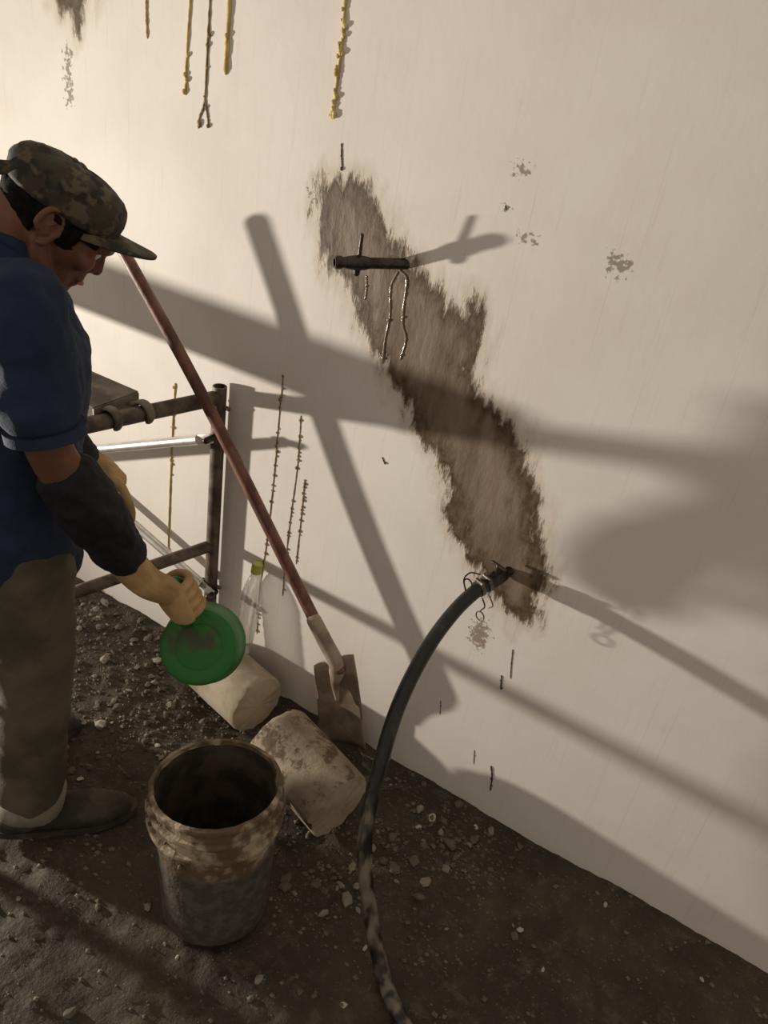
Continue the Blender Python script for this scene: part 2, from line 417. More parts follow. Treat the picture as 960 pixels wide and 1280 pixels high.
fm = bpy.data.meshes.new('floor'); fm.from_pydata(FV, [], FQ); fm.shade_smooth()
def floor_mat():
    t = NT('muddy_ground'); v = t.coord()
    n = t.noise(v, 3.5, 6, .65); n2 = t.noise(v, 26, 6, .7); n3 = t.noise(v, 110, 4, .6)
    c = t.mix(t.step(n, .38, .64), (0.034, 0.026, 0.017), (0.072, 0.056, 0.038))
    c = t.mix(t.math('MULTIPLY', t.step(n2, .50, .68), .7), c, (0.105, 0.084, 0.060))
    c = t.mix(t.math('MULTIPLY', t.step(n3, .62, .70), .6), c, (0.17, 0.14, 0.105))
    t.col(c); t.put(t.b.inputs['Roughness'], t.step(n, .3, .7, .62, .92)); t.b.inputs['Specular IOR Level'].default_value = .4
    t.bump(t.math('ADD', t.math('MULTIPLY', n2, 1.2), t.math('MULTIPLY', n3, .5)), 0.45, .012)
    return t.m
fm.materials.append(floor_mat())
flo = bpy.data.objects.new('floor', fm); COL.objects.link(flo); flo['kind'] = 'structure'
flo['label'] = 'dark muddy ground strewn with broken stone along the wall'

# ------------------------------------------------------------------ scaffold
RAILDIR = Vector((-0.266, -0.964, 0)).normalized()
POST = Vector((-1.274, -0.026, 0))
def scaffold_frame(base, label, detail=True):
    t = thing('scaffold', label, 'scaffold', base)
    L = 0.92; far = base + RAILDIR*L; R = .0185
    for p in (base, far):
        bm = bm_new(); hollow_tube(bm, p + Vector((0, 0, .0)), p + Vector((0, 0, .928)), R, R-.004); o = obj('post', bm, 'rust_tube', t)
        bm = bm_new(); lathe(bm, [(0, 0), (.045, 0), (.045, .008), (.022, .012), (.0, .012)], Matrix.Translation(p + Vector((0, 0, -.004))), 20)
        obj('base_plate', bm, 'rust_tube', t)
    for z, r in ((.897, .0200), (.437, .0170)):
        obj('rail', tube_bm(base + Vector((0, 0, z)), far + Vector((0, 0, z)), r), 'rust_tube', t)
    for p in (base, far):
        for z in (.875, .765, .30):
            q = p + Vector((0, 0, z)); bm = bm_new()
            sweep(bm, [q - Vector((.03, 0, 0)), q + Vector((.032, 0, 0))], .006, 10, 'round'); obj('lock_pin', bm, 'rust_tube', t)
    # inner brace near the far post
    obj('inner_strut', tube_bm(base + RAILDIR*.62 + Vector((0, 0, .437)), base + RAILDIR*.62 + Vector((0, 0, .900)), .011), 'rust_tube', t)
    return t
fr1 = scaffold_frame(POST, 'rusty tubular scaffold frame standing against the wall beside the worker')
fr2 = scaffold_frame(POST + Vector((-2.62, 0, 0)), 'matching scaffold frame at the far end of the planks, beyond the left edge')
def brace(a, b, label):
    a = Vector(a); b = Vector(b); t = thing('cross_brace', label, 'brace', b)
    d = (b-a).normalized()
    obj('brace_tube', tube_bm(a + d*.05, b - d*.045, .0135), 'silver_tube', t)
    for p, s in ((a, 1), (b, -1)):
        bm = bm_new(); m = place(p + d*s*.035, d, (0, 1, 0)); box(bm, m, .006, .026, .075, .002); obj('flattened_end', bm, 'silver_tube', t)
    bm = bm_new(); sweep(bm, [b - Vector((0, .02, 0)), b + Vector((0, .012, 0))], .009, 10); obj('wing_nut', bm, 'dark_steel', t)
    return t
b1 = at_y(264, 548, -.082); b1b = at_y(104, 563, -.082); dd_ = (b1b-b1); k = (-3.60-b1.x)/dd_.x
brace(b1 + dd_*k, b1, 'bright galvanised cross brace running level behind the worker to the scaffold post')
b2 = at_y(266, 742, -.048); b2b = at_y(150, 640, -.048); dd_ = (b2b-b2); k = (-2.3-b2.x)/dd_.x
brace(b2 + dd_*k, b2, 'slanting cross brace dropping to the foot of the scaffold post')
def plank(y0, y1, label):
    t = thing('scaffold_plank', label, 'plank', (-2.0, (y0+y1)/2, .89))
    xe = POST.x + RAILDIR.x/RAILDIR.y*((y0+y1)/2 - POST.y) - .035
    x0 = xe - 2.55; yc = (y0+y1)/2; wd = abs(y1-y0)
    for nm, c, s in (('deck', (0, yc, .928), (0, wd, .006)), ('side_channel', (0, y0-.004, .904), (0, .006, .044)), ('side_channel', (0, y1+.004, .904), (0, .006, .044))):
        bm = bm_new(); box(bm, Matrix.Translation(((x0+xe)/2, c[1], c[2])), xe-x0, s[1], s[2], .001); obj(nm, bm, 'plank', t)
    for x in (x0, xe):
        bm = bm_new(); box(bm, Matrix.Translation((x, yc, .905)), .006, wd, .045, .001); obj('end_channel', bm, 'plank', t)
    for y in (y0 - .03, y1 + .03):
        xr = POST.x + RAILDIR.x/RAILDIR.y*(y - POST.y)
        pts = [Vector((xe-.02, y, .905))] + [Vector((xr + .026*math.cos(a), y, .900 + .026*math.sin(a))) for a in np.linspace(math.radians(150), math.radians(-40), 9)]
        bm = bm_new(); sweep(bm, pts, .0065, 10, 'round', flat=(1.9, 1.0), up=(0, 1, 0)); obj('hook', bm, 'plank', t)
plank(-.205, -.345, 'steel scaffold plank hooked over the top rail behind the worker')
bm = bm_new(); q0 = POST + RAILDIR*.44; q1 = POST + RAILDIR*.90  # unseen batten, added to thicken the rail's shadow on the wall
box(bm, place((q0+q1)/2 + Vector((0, 0, .897+.020+.019)), RAILDIR, (0, 0, 1)), .038, .05, (q1-q0).length, .003)
tag(obj('batten', bm, 'wood_handle'), 'unseen timber batten added on the scaffold top rail to thicken its wall shadow', 'batten')

# ------------------------------------------------------------------ concrete cores
def core(name, a, b, r, label, broken=False, seed=0, mat='concrete'):
    a = Vector(a); b = Vector(b); t = thing(name, label, 'concrete core', (a.x/2+b.x/2, a.y/2+b.y/2, 0), 'drilled concrete cores by the wall')
    ax = (b-a).normalized(); u, v = frame_from(ax); L = (b-a).length; seg = 56; nl = 30
    bm = bm_new(); R = []
    for j in range(nl+1):
        s = j/nl*L; ring = []
        for k in range(seg):
            an = 2*math.pi*k/seg; p = u*math.cos(an)+v*math.sin(an)
            rr = r*(1 + .012*noise.noise(p*2.2+Vector((s*9, seed, 0))) + .006*noise.noise(p*9+Vector((s*40, seed, 1))))
            e = 0.0
            if broken:
                # a lump has split off the lower near side towards the free end
                cx = noise.noise(Vector((an*1.3, s*8, 2)))*.02
                da = abs(((an - BRK + math.pi) % (2*math.pi)) - math.pi)
                if da < .62 and s > L*.52 + cx: rr *= 1 - .20*min(1, (s-L*.52-cx)/.025)*min(1, (.62-da)/.2)
            jag = 0
            if j in (0, nl): jag = .006*noise.noise(p*5+Vector((seed, j, 0)))
            if j in (0, nl): rr -= .003
            ring.append(bm.verts.new(a + ax*(s+jag) + p*rr))
        R.append(ring)
    for x, y in zip(R, R[1:]):
        for k in range(seg): bm.faces.new((x[k], x[(k+1) % seg], y[(k+1) % seg], y[k]))
    body = obj('core_body', bm, mat, t, 60)
    for ring_c, ring, sgn in ((a, [v_.copy() for v_ in []], -1),): pass
    # end faces: slightly rough discs
    for c, sgn, j in ((a, -1, 0), (b, 1, nl)):
        bm = bm_new(); prev = None; rings = []
        for q in range(7):
            f = q/6; row = []
            for k in range(seg):
                an = 2*math.pi*k/seg; p = u*math.cos(an)+v*math.sin(an)
                co = body.data.vertices[j*seg+k].co
                cc = c.lerp(co, f) + ax*sgn*(.004*(1-f**4) + .004*(1-f)*noise.noise(p*4*f+Vector((seed*3, 0, 0))))
                row.append(bm.verts.new(cc))
            rings.append(row)
        for x, y in zip(rings, rings[1:]):
            for k in range(seg): bm.faces.new((x[k], x[(k+1) % seg], y[(k+1) % seg], y[k]))
        bmesh.ops.remove_doubles(bm, verts=bm.verts, dist=1e-5)
        obj('end_face', bm, 'concrete', t, 60)
    return t, a, ax, u, v
BRK = math.radians(205)
C1A, C1B = Vector((-1.215, -.098, .087)), Vector((-.985, -.150, .087))
core('concrete_core', C1A, C1B, .089, 'pale concrete core lying along the wall under the green ladle', seed=1)
C2A, C2B = Vector((-.852, -.243, .118)), Vector((-.607, -.312, .098))
t2, *_c2 = core('concrete_core', C2A, C2B, .101, 'dirtier, broken concrete core lying between the bucket and the shovel', True, seed=4, mat='concrete_dirty')
# ------------------------------------------------------------------ shovel
ST = at_y(152, 310, -.142); SS = at_y(424, 836, -.098)
t = thing('shovel', 'muddy square shovel with a red-brown handle leaning beside the concrete cores', 'shovel', at_y(440, 930, -.05))
hd = (SS-ST).normalized()
pts = [ST.lerp(SS, f) + Vector((0, .012*math.sin(math.pi*f), .006*math.sin(2*math.pi*f))) for f in np.linspace(0, 1, 14)]
bm = bm_new(); sweep(bm, pts, list(np.linspace(.0145, .0165, 14)), 16, 'round'); obj('handle', bm, 'wood_handle', t)
# blade: a curved sheet between its four corners
TL, TR, BR, BL = at_y(393, 828, -.098), at_y(443, 815, -.072), at_y(458, 934, -.042), at_y(400, 922, -.062)
nb = (TR-TL).cross(BL-TL).normalized()
if nb.dot(Vector(CAM) - SS) < 0: nb = -nb
lax = ((BL+BR)/2 - (TL+TR)/2).normalized(); bc = (TL+TR)/2
bm = bm_new(); nu, nv = 16, 20; g = []
for j in range(nv+1):
    row = []
    for i in range(nu+1):
        s = i/nu; q = j/nv
        p = TL.lerp(TR, s).lerp(BL.lerp(BR, s), q)
        curl = ((s-.5)**2*4)*.010 - .010*math.sin(math.pi*q)
        dep = .012*math.exp(-((s-.5)/.15)**2)*max(0, 1-q/.45)
        row.append(bm.verts.new(p + nb*(curl + dep)))
    g.append(row)
for j in range(nv):
    for i in range(nu): bm.faces.new((g[j][i], g[j][i+1], g[j+1][i+1], g[j+1][i]))
bl = obj('blade', bm, 'shovel_steel', t, 60); md = bl.modifiers.new('th', 'SOLIDIFY'); md.thickness = .0035; md.offset = 0
bc = bc + nb*.010
bm = bm_new()
sp = [SS - hd*.15, SS - hd*.08, SS - hd*.02, SS.lerp(bc + lax*.06, .6), bc + lax*.085, bc + lax*.14]
sp = spline([list(p) for p in sp], 5); sweep(bm, sp, list(np.linspace(.0195, .021, 14)) + list(np.linspace(.021, .006, len(sp)-14)), 16, 'round'); obj('socket', bm, 'shovel_steel', t)

# ------------------------------------------------------------------ bucket
BB = at_z(269, 1130, .0) + Vector((0, 0, .008))
bt = at_z(271, 973, .375)
axb = (bt-BB).normalized()
MB_ = place(BB + Vector((0, 0, .0)), axb)
t = thing('bucket', 'mud-caked plastic bucket with an open top standing on the floor in front of the worker', 'bucket', BB)
def bk(name, prof, mat, parent=t, jit=0.0, seg=64):
    bm = bm_new(); lathe(bm, prof, MB_, seg)
    if jit:
        for v in bm.verts:
            d = noise.noise(v.co*55)*jit + noise.noise(v.co*140)*jit*.5; r = (v.co-BB); r.z = 0
            v.co += r.normalized()*d
    me_ = to_mesh(bm, name); return obj(name, me_, mat, parent, 50)
body = bk('bucket_body', [(0, .002), (.112, .0), (.118, .006), (.121, .05), (.1275, .16), (.134, .262), (.136, .275), (.136, .345), (.1325, .352), (.129, .350)], 'bucket', jit=.0012)
bk('inner_wall', [(.1295, .350), (.1275, .342), (.126, .26), (.113, .012), (0, .012)], 'bucket_inner', jit=.001)
for z, rr in ((.352, .1335), (.318, .137), (.277, .138)):
    bk('rim_ring', [(rr+.001, z-.008), (rr+.0065, z-.006), (rr+.008, z), (rr+.0055, z+.006), (rr-.003, z+.008), (rr-.004, z-.004), (rr+.001, z-.008)], 'bucket', jit=.0022)
bk('mud_slurry', [(0, .10), (.06, .101), (.1165, .10), (.1165, .098), (0, .098)], 'slurry')
lum = bm_new(); rnd = random.Random(11)
for i in range(46):
    an = math.radians(rnd.gauss(195, 45)); z = rnd.uniform(.25, .352); r = .139 + rnd.uniform(-.001, .004); s = rnd.uniform(.002, .006)
    ball(lum, MB_ @ Vector((r*math.cos(an), r*math.sin(an), z)), (s, s, s*1.2), 7, 5)
k_ = obj('mud_lumps', lum, 'core_dirt', t, 60); k_['kind'] = 'stuff'
# bail ears and wire handle hanging down at the back
for s in (-1, 1):
    bm = bm_new(); m = MB_ @ Matrix.Rotation(math.radians(38), 4, 'Z') @ Matrix.Translation((s*.142, 0, .30)) @ Matrix.Rotation(math.pi/2, 4, 'Y')
    lathe(bm, [(0, -.006), (.013, -.006), (.015, 0), (.013, .006), (0, .006)], m, 16); obj('handle_ear', bm, 'bucket_side', t)

# ------------------------------------------------------------------ bottle on the first core
BT = at_y(322, 706, -.022); BBs = at_y(302, 812, -.055)
axv = (BT-BBs); Lb = axv.length
t = thing('plastic_bottle', 'clear empty plastic bottle with a yellow-green cap leaning on the wall behind the core', 'bottle', BBs)
MBT = place(BBs, axv); k = Lb
prof = [(0, .006), (.018, .0), (.027, .003), (.0305, .012)] 
for z in np.linspace(.03, .60*k, 13): prof.append((.0305 - .0018*(1+math.cos(z*190))*.5, z))
prof += [(.030, .66*k), (.025, .76*k), (.017, .86*k), (.0125, .90*k), (.0125, .985*k)]
bm = bm_new(); lathe(bm, prof, MBT, 32); obj('bottle_body', bm, 'clear', t, 60)
bm = bm_new(); lathe(bm, [(0.013, .915*k), (.0155, .915*k), (.0155, 1.0*k), (.013, 1.012*k), (0, 1.012*k)], MBT, 24); obj('bottle_cap', bm, 'cap_yellow', t)

# ------------------------------------------------------------------ upper pipe with tap lever
PT = at_y(418, 328, -.115); PB = at_y(512, 330, .01); pd = (PB-PT).normalized()
t = thing('wall_pipe', 'short open steel pipe with a thin lever sticking out of the mud smear', 'pipe', PB)
bm = bm_new(); hollow_tube(bm, PT, PB, .0115, .0085, 20); obj('pipe_tube', bm, 'dark_steel', t)
bm = bm_new(); hollow_tube(bm, PT + pd*.002, PT + pd*.014, .0135, .0086, 20); obj('pipe_collar', bm, 'dark_steel', t)
q = PT + pd*.050
bm = bm_new(); sweep(bm, [q - pd*.025, q - pd*.012, q, q + pd*.012, q + pd*.024], [.0125, .0145, .0155, .0145, .0125], 14, 'flat'); obj('valve_body', bm, 'dark_steel', t)
bm = bm_new(); sweep(bm, [q, q + Vector((.002, 0, .02)), q + Vector((.003, -.002, .042)), q + Vector((.004, -.003, .058))], [.0055, .0045, .004, .004], 10, 'round'); obj('lever', bm, 'dark_steel', t)
bm = bm_new(); sweep(bm, [q, q - Vector((0, 0, .021))], [.009, .007], 10, 'round'); obj('drain_plug', bm, 'dark_steel', t)

# ------------------------------------------------------------------ lower pipe stub and hose
HB = at_y(641, 711, 0.01); H1 = at_y(597, 737, -.085); hdr = (H1-HB).normalized()
t = thing('pipe_nipple', 'dark pipe nipple with hose clamp wires at the foot of the mud smear', 'pipe', HB)
bm = bm_new(); hollow_tube(bm, H1, HB, .0115, .008, 18); obj('nipple_tube', bm, 'dark_steel', t)
m = HB + hdr*.022
bm = bm_new(); sweep(bm, [m, m + hdr*.012, m + hdr*.04, m + hdr*.052], [.014, .019, .019, .014], 6, 'flat'); obj('hex_coupling', bm, 'dark_steel', t, 20)
bm = bm_new(); sweep(bm, [m + hdr*.026, m + hdr*.026 + Vector((-.004, 0, .03))], [.008, .0065], 10, 'round')
sweep(bm, [m + hdr*.026 + Vector((-.02, .004, .033)), m + hdr*.026 + Vector((.014, -.004, .031))], .0045, 8, 'round'); obj('tap_handle', bm, 'dark_steel', t)
hp = [list(H1 - hdr*.045), list(H1), list(at_y(570, 762, -.145)), list(at_y(540, 801, -.22)), list(at_y(514, 847, -.30)), list(at_y(494, 893, -.365)),
      list(at_y(478, 945, -.415)), list(at_y(463, 1005, -.46)), list(at_y(456, 1055, -.49)), list(at_y(458, 1105, -.508)), list(at_y(466, 1160, -.524))]
z0 = at_z(478, 1215, .014); hp += [list(z0), list(at_z(492, 1255, .012)), list(at_z(520, 1305, .012)), list(at_z(590, 1390, .012)), list(at_z(700, 1480, .012))]
hs = spline(hp, 7)
th = thing('hose', 'black rubber hose curving from the lower wall pipe down to the floor', 'hose', z0)
bm = bm_new(); sweep(bm, hs, .0165, 18, 'flat'); obj('hose_tube', bm, 'hose', th, 60)
for s0 in (.012, .034):
    c = H1 - hdr*.045 + hdr*s0; bm = bm_new(); sweep(bm, [c, c+hdr*.010], .0192, 20, 'flat'); cl = obj('hose_clamp', bm, 'steel_clamp', th)
    u, v = frame_from(hdr); bm = bm_new(); sweep(bm, [c + hdr*.005 + v*.02 - u*.012, c + hdr*.005 + v*.02 + u*.012], .005, 8, 'flat'); obj('clamp_screw', bm, 'steel_clamp', th)
def loop(c, r, n1, n2, turns, rad, name, parent, mat='wire'):
    bm = bm_new(); pts = [Vector(c) + n1*(math.cos(a)*r) + n2*(math.sin(a)*r) for a in np.linspace(0, 2*math.pi*turns, int(22*turns))]
    sweep(bm, pts, rad, 6, 'round'); return obj(name, bm, mat, parent)
xv, zv = Vector((.95, -.25, 0)), Vector((0, 0, 1))
c0 = at_y(600, 770, -.09)
loop(c0, .0115, xv, zv, .95, .0016, 'wire_ring', th)
bm = bm_new(); sweep(bm, spline([list(at_y(603, 748, -.095)), list(at_y(606, 758, -.092)), list(at_y(601, 763, -.09))], 5), .0018, 6); obj('wire_tail', bm, 'wire', th)
loop(at_y(585, 730, -.115), .012, xv, zv, .6, .0018, 'wire_ring', th, 'dark_steel')
bm = bm_new(); sweep(bm, spline([list(at_y(582, 738, -.12)), list(at_y(580, 724, -.12)), list(at_y(588, 716, -.11)), list(at_y(600, 718, -.10))], 5), .0018, 6); obj('wire_tail', bm, 'dark_steel', th)
bm = bm_new(); sweep(bm, spline([list(at_y(612, 745, -.08)), list(at_y(616, 757, -.08)), list(at_y(611, 760, -.08))], 5), .0015, 6); obj('wire_tail', bm, 'wire', th)

# ------------------------------------------------------------------ drips on the wall
def drip(px, r, label, mat='yellow', knobs=0, group=None, seed=0, name='resin_drip', kr=1.0, cat='drip'):
    rnd = random.Random(seed)
    P = spline([list(at_y(x, y, -r*.35)) for x, y in px], 12)
    bm = bm_new(); rr = [r*(.75 + .5*rnd.random()) for _ in P]; rr[-1] *= .5
    sweep(bm, P, rr, 8, 'round')
    for i in range(knobs):
        j = rnd.random()**.8*(len(P)-1); a = P[int(j)]; s = r*rnd.uniform(.8, 2.0)*kr
        ball(bm, Vector(a) + Vector((rnd.uniform(-1.5, 1.5)*r, -r*.7, 0)), (s, s*.8, s*1.1), 7, 5)
    o = obj(name, bm, mat, None, 70); return tag(o, label, cat, group)
G = 'hardened resin drips on the wall'
drip([(183, -30), (183, 10), (184, 48)], .0028, 'short thin yellow drip at the top of the wall, leftmost of the row', group=G, seed=1)
drip([(240, -30), (236, 30), (233, 80), (232, 118)], .0030, 'yellow drip second from the left at the top of the wall', group=G, seed=2, knobs=5)
drip([(264, -30), (260, 50), (256, 125), (250, 145), (248, 160)], .0026, 'long thin brown-yellow drip whose lower end forks in two', 'brown_resin', group=G, seed=3, knobs=8)
drip([(256, 122), (259, 142), (261, 159)], .0024, 'short right prong below the forked drip', 'brown_resin', group=G, seed=31, knobs=2)
drip([(289, -30), (285, 40), (282, 92)], .0050, 'thick smooth yellow drip just right of the forked one', group=G, seed=4, knobs=2)
drip([(434, -30), (428, 50), (421, 105), (415, 148)], .0036, 'knobbly yellow drip hanging above the mud smear', group=G, seed=5, knobs=30, kr=.8)
drip([(219, 480), (216, 530), (214, 575), (212, 630), (210, 690)], .0026, 'yellow drip with a knot behind the scaffold braces', group=G, seed=6, knobs=14)
drip([(354, 470), (348, 530), (342, 600), (333, 680), (324, 740), (321, 792)], .0016, 'beaded brown drip running down behind the shovel handle to the bottle', 'brown_resin', group=G, seed=7, knobs=48, kr=1.6)
drip([(376, 520), (372, 580), (364, 640), (358, 690), (353, 745)], .0015, 'beaded brown drip passing just left of the shovel shadow', 'brown_resin', group=G, seed=8, knobs=30, kr=1.5)
drip([(381, 600), (376, 650), (370, 705)], .0015, 'short beaded brown drip beside the shovel shadow', 'brown_resin', group=G, seed=9, knobs=26, kr=1.6)
GD = 'dark dried mud drips'
drip([(427, 180), (427, 195), (428, 213)], .0016, 'dark mud drip just above the mud smear', 'drip_dark', 3, GD, 12, 'mud_drip')
drip([(614, 958), (615, 972), (613, 988)], .0024, 'dark mud drip low on the wall above the rubble', 'drip_dark', 3, GD, 13, 'mud_drip')
drip([(641, 812), (639, 832), (638, 848)], .0012, 'dark mud drip below the hanging hose wires', 'drip_dark', 1, GD, 14, 'mud_drip')
drip([(627, 845), (626, 862)], .0018, 'stubby dark mud drip in the rail shadow', 'drip_dark', 2, GD, 15, 'mud_drip')
drip([(593, 938), (592, 955)], .0010, 'thin dark mud drip left of the low wall shadow', 'drip_dark', 1, GD, 16, 'mud_drip')
drip([(551, 876), (550, 893)], .0010, 'thin dark mud drip right of the hose', 'drip_dark', 1, GD, 17, 'mud_drip')
drip([(478, 572), (481, 580)], .0016, 'small dark mud fleck left of the smear', 'drip_dark', 1, GD, 18, 'mud_drip')
drip([(632, 258), (633, 263)], .0016, 'small dark mud fleck right of the upper pipe', 'drip_dark', 1, GD, 19, 'mud_drip')
GW = 'wet trickles on the mud smear'
drip([(497, 340), (488, 360), (487, 395), (481, 425), (478, 455)], .0017, 'shiny wet trickle below the upper pipe, left one', 'water', 2, GW, 21, 'water_trickle', 1.2, 'water')
drip([(500, 338), (508, 350), (504, 385), (503, 405), (507, 425), (500, 450)], .0018, 'shiny wet trickle below the upper pipe, right one', 'water', 2, GW, 22, 'water_trickle', 1.2, 'water')
drip([(458, 345), (458, 360), (456, 375)], .0012, 'short wet trickle just under the pipe valve', 'water', 1, GW, 23, 'water_trickle', 1.2, 'water')

# ------------------------------------------------------------------ the worker
VD = Vector((-0.804, 0.594, 0)).normalized()          # his left side, away from the viewer
FW = Vector((VD.y, -VD.x, 0))                          # the way he faces
RF = at_z(62, 1028, 0.0)
MC = RF + VD*.11; MC.z = 0
def MP(px, py, lat):                                  # point of his body plane shifted sideways by lat
    r = Vector(RW @ ray((px, py))); o = Vector(CAM)
    d = ((MC + VD*lat) - o).dot(VD) / r.dot(VD); return o + r*d
def ML(f, lat, z): return MC + FW*f + VD*lat + Vector((0, 0, z))
person = thing('person', 'worker in a blue shirt, camouflage cap and tan gloves bending over with a green ladle', 'person', MC)
pelvis = MP(18, 690, 0); chest = MP(14, 450, 0); neckb = MP(8, 335, 0); waist = MP(12, 590, 0)
shR = MP(24, 385, -.185); elR = MP(62, 562, -.215); wrR = MP(160, 704, -.20); haR = MP(222, 738, -.19)
shL = chest + (chest-waist)*.30 + VD*.170 - FW*.045; elL = MP(58, 540, .175); wrL = MP(104, 576, .15)
hipR = MP(30, 715, -.095); knR = MP(42, 868, -.105); anR = MP(36, 1002, -.11)
hipL = hipR + VD*.19; knL = ML(-.02, .13, .48); anL = ML(-.14, .14, .09)
# head frame
HC = MP(77, 265, 0); pit = math.radians(40)
hf = (FW*math.cos(pit) - Vector((0, 0, 1))*math.sin(pit)).normalized(); hu = (FW*math.sin(pit) + Vector((0, 0, 1))*math.cos(pit)).normalized()
yaw = math.radians(4)
hl = VD.copy(); hf2 = hf*math.cos(yaw) + hl*math.sin(yaw)*-1; hl2 = hu.cross(hf2)
HM = Matrix.Identity(4)
for i in range(3): HM[i][0] = hf2[i]; HM[i][1] = hl2[i]; HM[i][2] = hu[i]; HM[i][3] = HC[i]
HM = HM @ Matrix.Scale(.95, 4)
def limb(bm, pts, rad, n=6, seg=16, flat=None, up=None):
    q = spline([list(p)+[r] for p, r in zip(pts, rad)], n)
    sweep(bm, [p[:3] for p in q], [p[3] for p in q], seg, 'round', flat, up)
# --- skin body (head, neck, trunk, arms, legs)
bm = bm_new()
ball(bm, (-.004, 0, .006), (.095, .074, .072), 28, 18, HM)
ball(bm, (.030, 0, -.030), (.066, .066, .078), 24, 16, HM)
ball(bm, (.040, 0, -.078), (.050, .052, .046), 20, 14, HM)
ball(bm, (.074, 0, -.108), (.021, .025, .018), 14, 10, HM)          # chin
limb(bm, [HM @ Vector(p) for p in ((-.01, -.062, -.055), (.02, -.057, -.090), (.065, -.022, -.112))], [.016, .017, .014], 4, 10)
limb(bm, [HM @ Vector(p) for p in ((-.01, .062, -.055), (.02, .057, -.090), (.065, .022, -.112))], [.016, .017, .014], 4, 10)
limb(bm, [HM @ Vector(p) for p in ((.088, -.045, .004), (.099, 0, .006), (.088, .045, .004))], [.012, .013, .012], 4, 10)   # brow
limb(bm, [HM @ Vector(p) for p in ((.094, 0, -.006), (.103, 0, -.026), (.108, 0, -.041))], [.008, .0095, .0115], 4, 10)       # nose
for s in (-1, 1):
    ball(bm, (.097, s*.013, -.045), (.010, .008, .008), 10, 8, HM)
    ball(bm, (.072, s*.042, -.036), (.022, .022, .022), 12, 10, HM)   # cheek
ball(bm, (.086, 0, -.060), (.014, .024, .014), 14, 8, HM); ball(bm, (.090, 0, -.072), (.014, .026, .009), 14, 8, HM); ball(bm, (.086, 0, -.087), (.014, .022, .009), 14, 8, HM)
nk0 = HM @ Vector((-.045, 0, -.055)); 
limb(bm, [nk0, nk0.lerp(neckb, .5) - FW*.004, neckb, chest.lerp(neckb, .5)], [.058, .057, .066, .10], 5, 18)
limb(bm, [chest.lerp(neckb, .4), chest, waist, pelvis], [.10, .115, .105, .115], 5, 20, (1.35, 1.0), VD)
for s, e, w_ in ((shR, elR, wrR), (shL, elL, wrL)):
    limb(bm, [chest.lerp(s, .6), s, s.lerp(e, .5), e, e.lerp(w_, .4), w_], [.05, .052, .046, .040, .041, .029], 5, 14)
for h, k2, a in ((hipR, knR, anR), (hipL, knL, anL)):
    limb(bm, [pelvis.lerp(h, .5), h, h.lerp(k2, .5), k2, k2.lerp(a, .35), a, a + Vector((0, 0, -.05))], [.075, .075, .066, .050, .050, .034, .034], 5, 14)
remesh('body', bm, 'skin', person, .0045, 5, .5)
# ears
for s in (-1, 1):
    e = bm_new(); m = HM @ Matrix.Translation((-.012, s*.076, -.022)) @ Matrix.Rotation(s*math.radians(-18), 4, 'Z') @ Matrix.Rotation(math.radians(-8), 4, 'Y')
    rim = [Vector((.021*math.cos(a)*(1 if math.sin(a) > -.2 else .75)-.002, s*.006, .033*math.sin(a))) for a in np.linspace(math.radians(-95), math.radians(200), 22)]
    sweep(e, [m @ p for p in rim], [.0055]*21 + [.004], 10, 'round'); ball(e, (0, s*.002, 0), (.018, .006, .030), 14, 10, m)
    sweep(e, [m @ Vector(p) for p in ((.006, s*.006, .012), (-.004, s*.008, .002), (.002, s*.008, -.012))], .0035, 8, 'round')
    ball(e, (.004, s*.004, -.030), (.009, .006, .009), 10, 8, m)
    remesh('ear', e, 'skin', person, .0018, 3, .5)
    e = bm_new(); ball(e, (.0815, s*.030, -.015), .0115, 14, 10, HM); eo = obj('eye', e, 'eye', person, 180)
    e = bm_new(); ball(e, (.0905, s*.031, -.017), .0045, 10, 8, HM); obj('pupil', e, 'pupil', eo, 180)
    e = bm_new(); sweep(e, [HM @ Vector(p) for p in ((.100, s*.012, .012), (.101, s*.028, .016), (.092, s*.046, .012))], [.0035, .0045, .003], 8, 'round', (1, .8)); obj('eyebrow', e, 'hair', person, 180)
e = bm_new(); sweep(e, [HM @ Vector(p) for p in ((.094, -.022, -.080), (.1025, -.008, -.0785), (.1025, .008, -.0785), (.094, .022, -.080))], [.0025, .0042, .0042, .0025], 8, 'round'); obj('lips', e, 'lip', person, 180)
# hair below the cap
bm = bm_new(); ball(bm, (-.008, 0, .006), (.0985, .079, .088), 96, 64, HM)
inv = HM.inverted(); kill = []
for f in bm.faces:
    c = inv @ f.calc_center_median(); x, y, z = c
    keep = (z > -.008 and x < .085) or (x < -.045 and z > -.075) or (-.045 <= x < -.030 and z > -.05) or (.012 < x < .040 and z > -.040)
    if z > .022: keep = False
    if not keep: kill.append(f)
bmesh.ops.delete(bm, geom=kill, context='FACES')
ho = obj('hair', bm, 'hair', person, 180); md = ho.modifiers.new('th', 'SOLIDIFY'); md.thickness = .006; md.offset = .6
d_ = ho.modifiers.new('d', 'DISPLACE'); d_.texture = cloud('hairtex', .012); d_.strength = .005; d_.texture_coords = 'LOCAL'
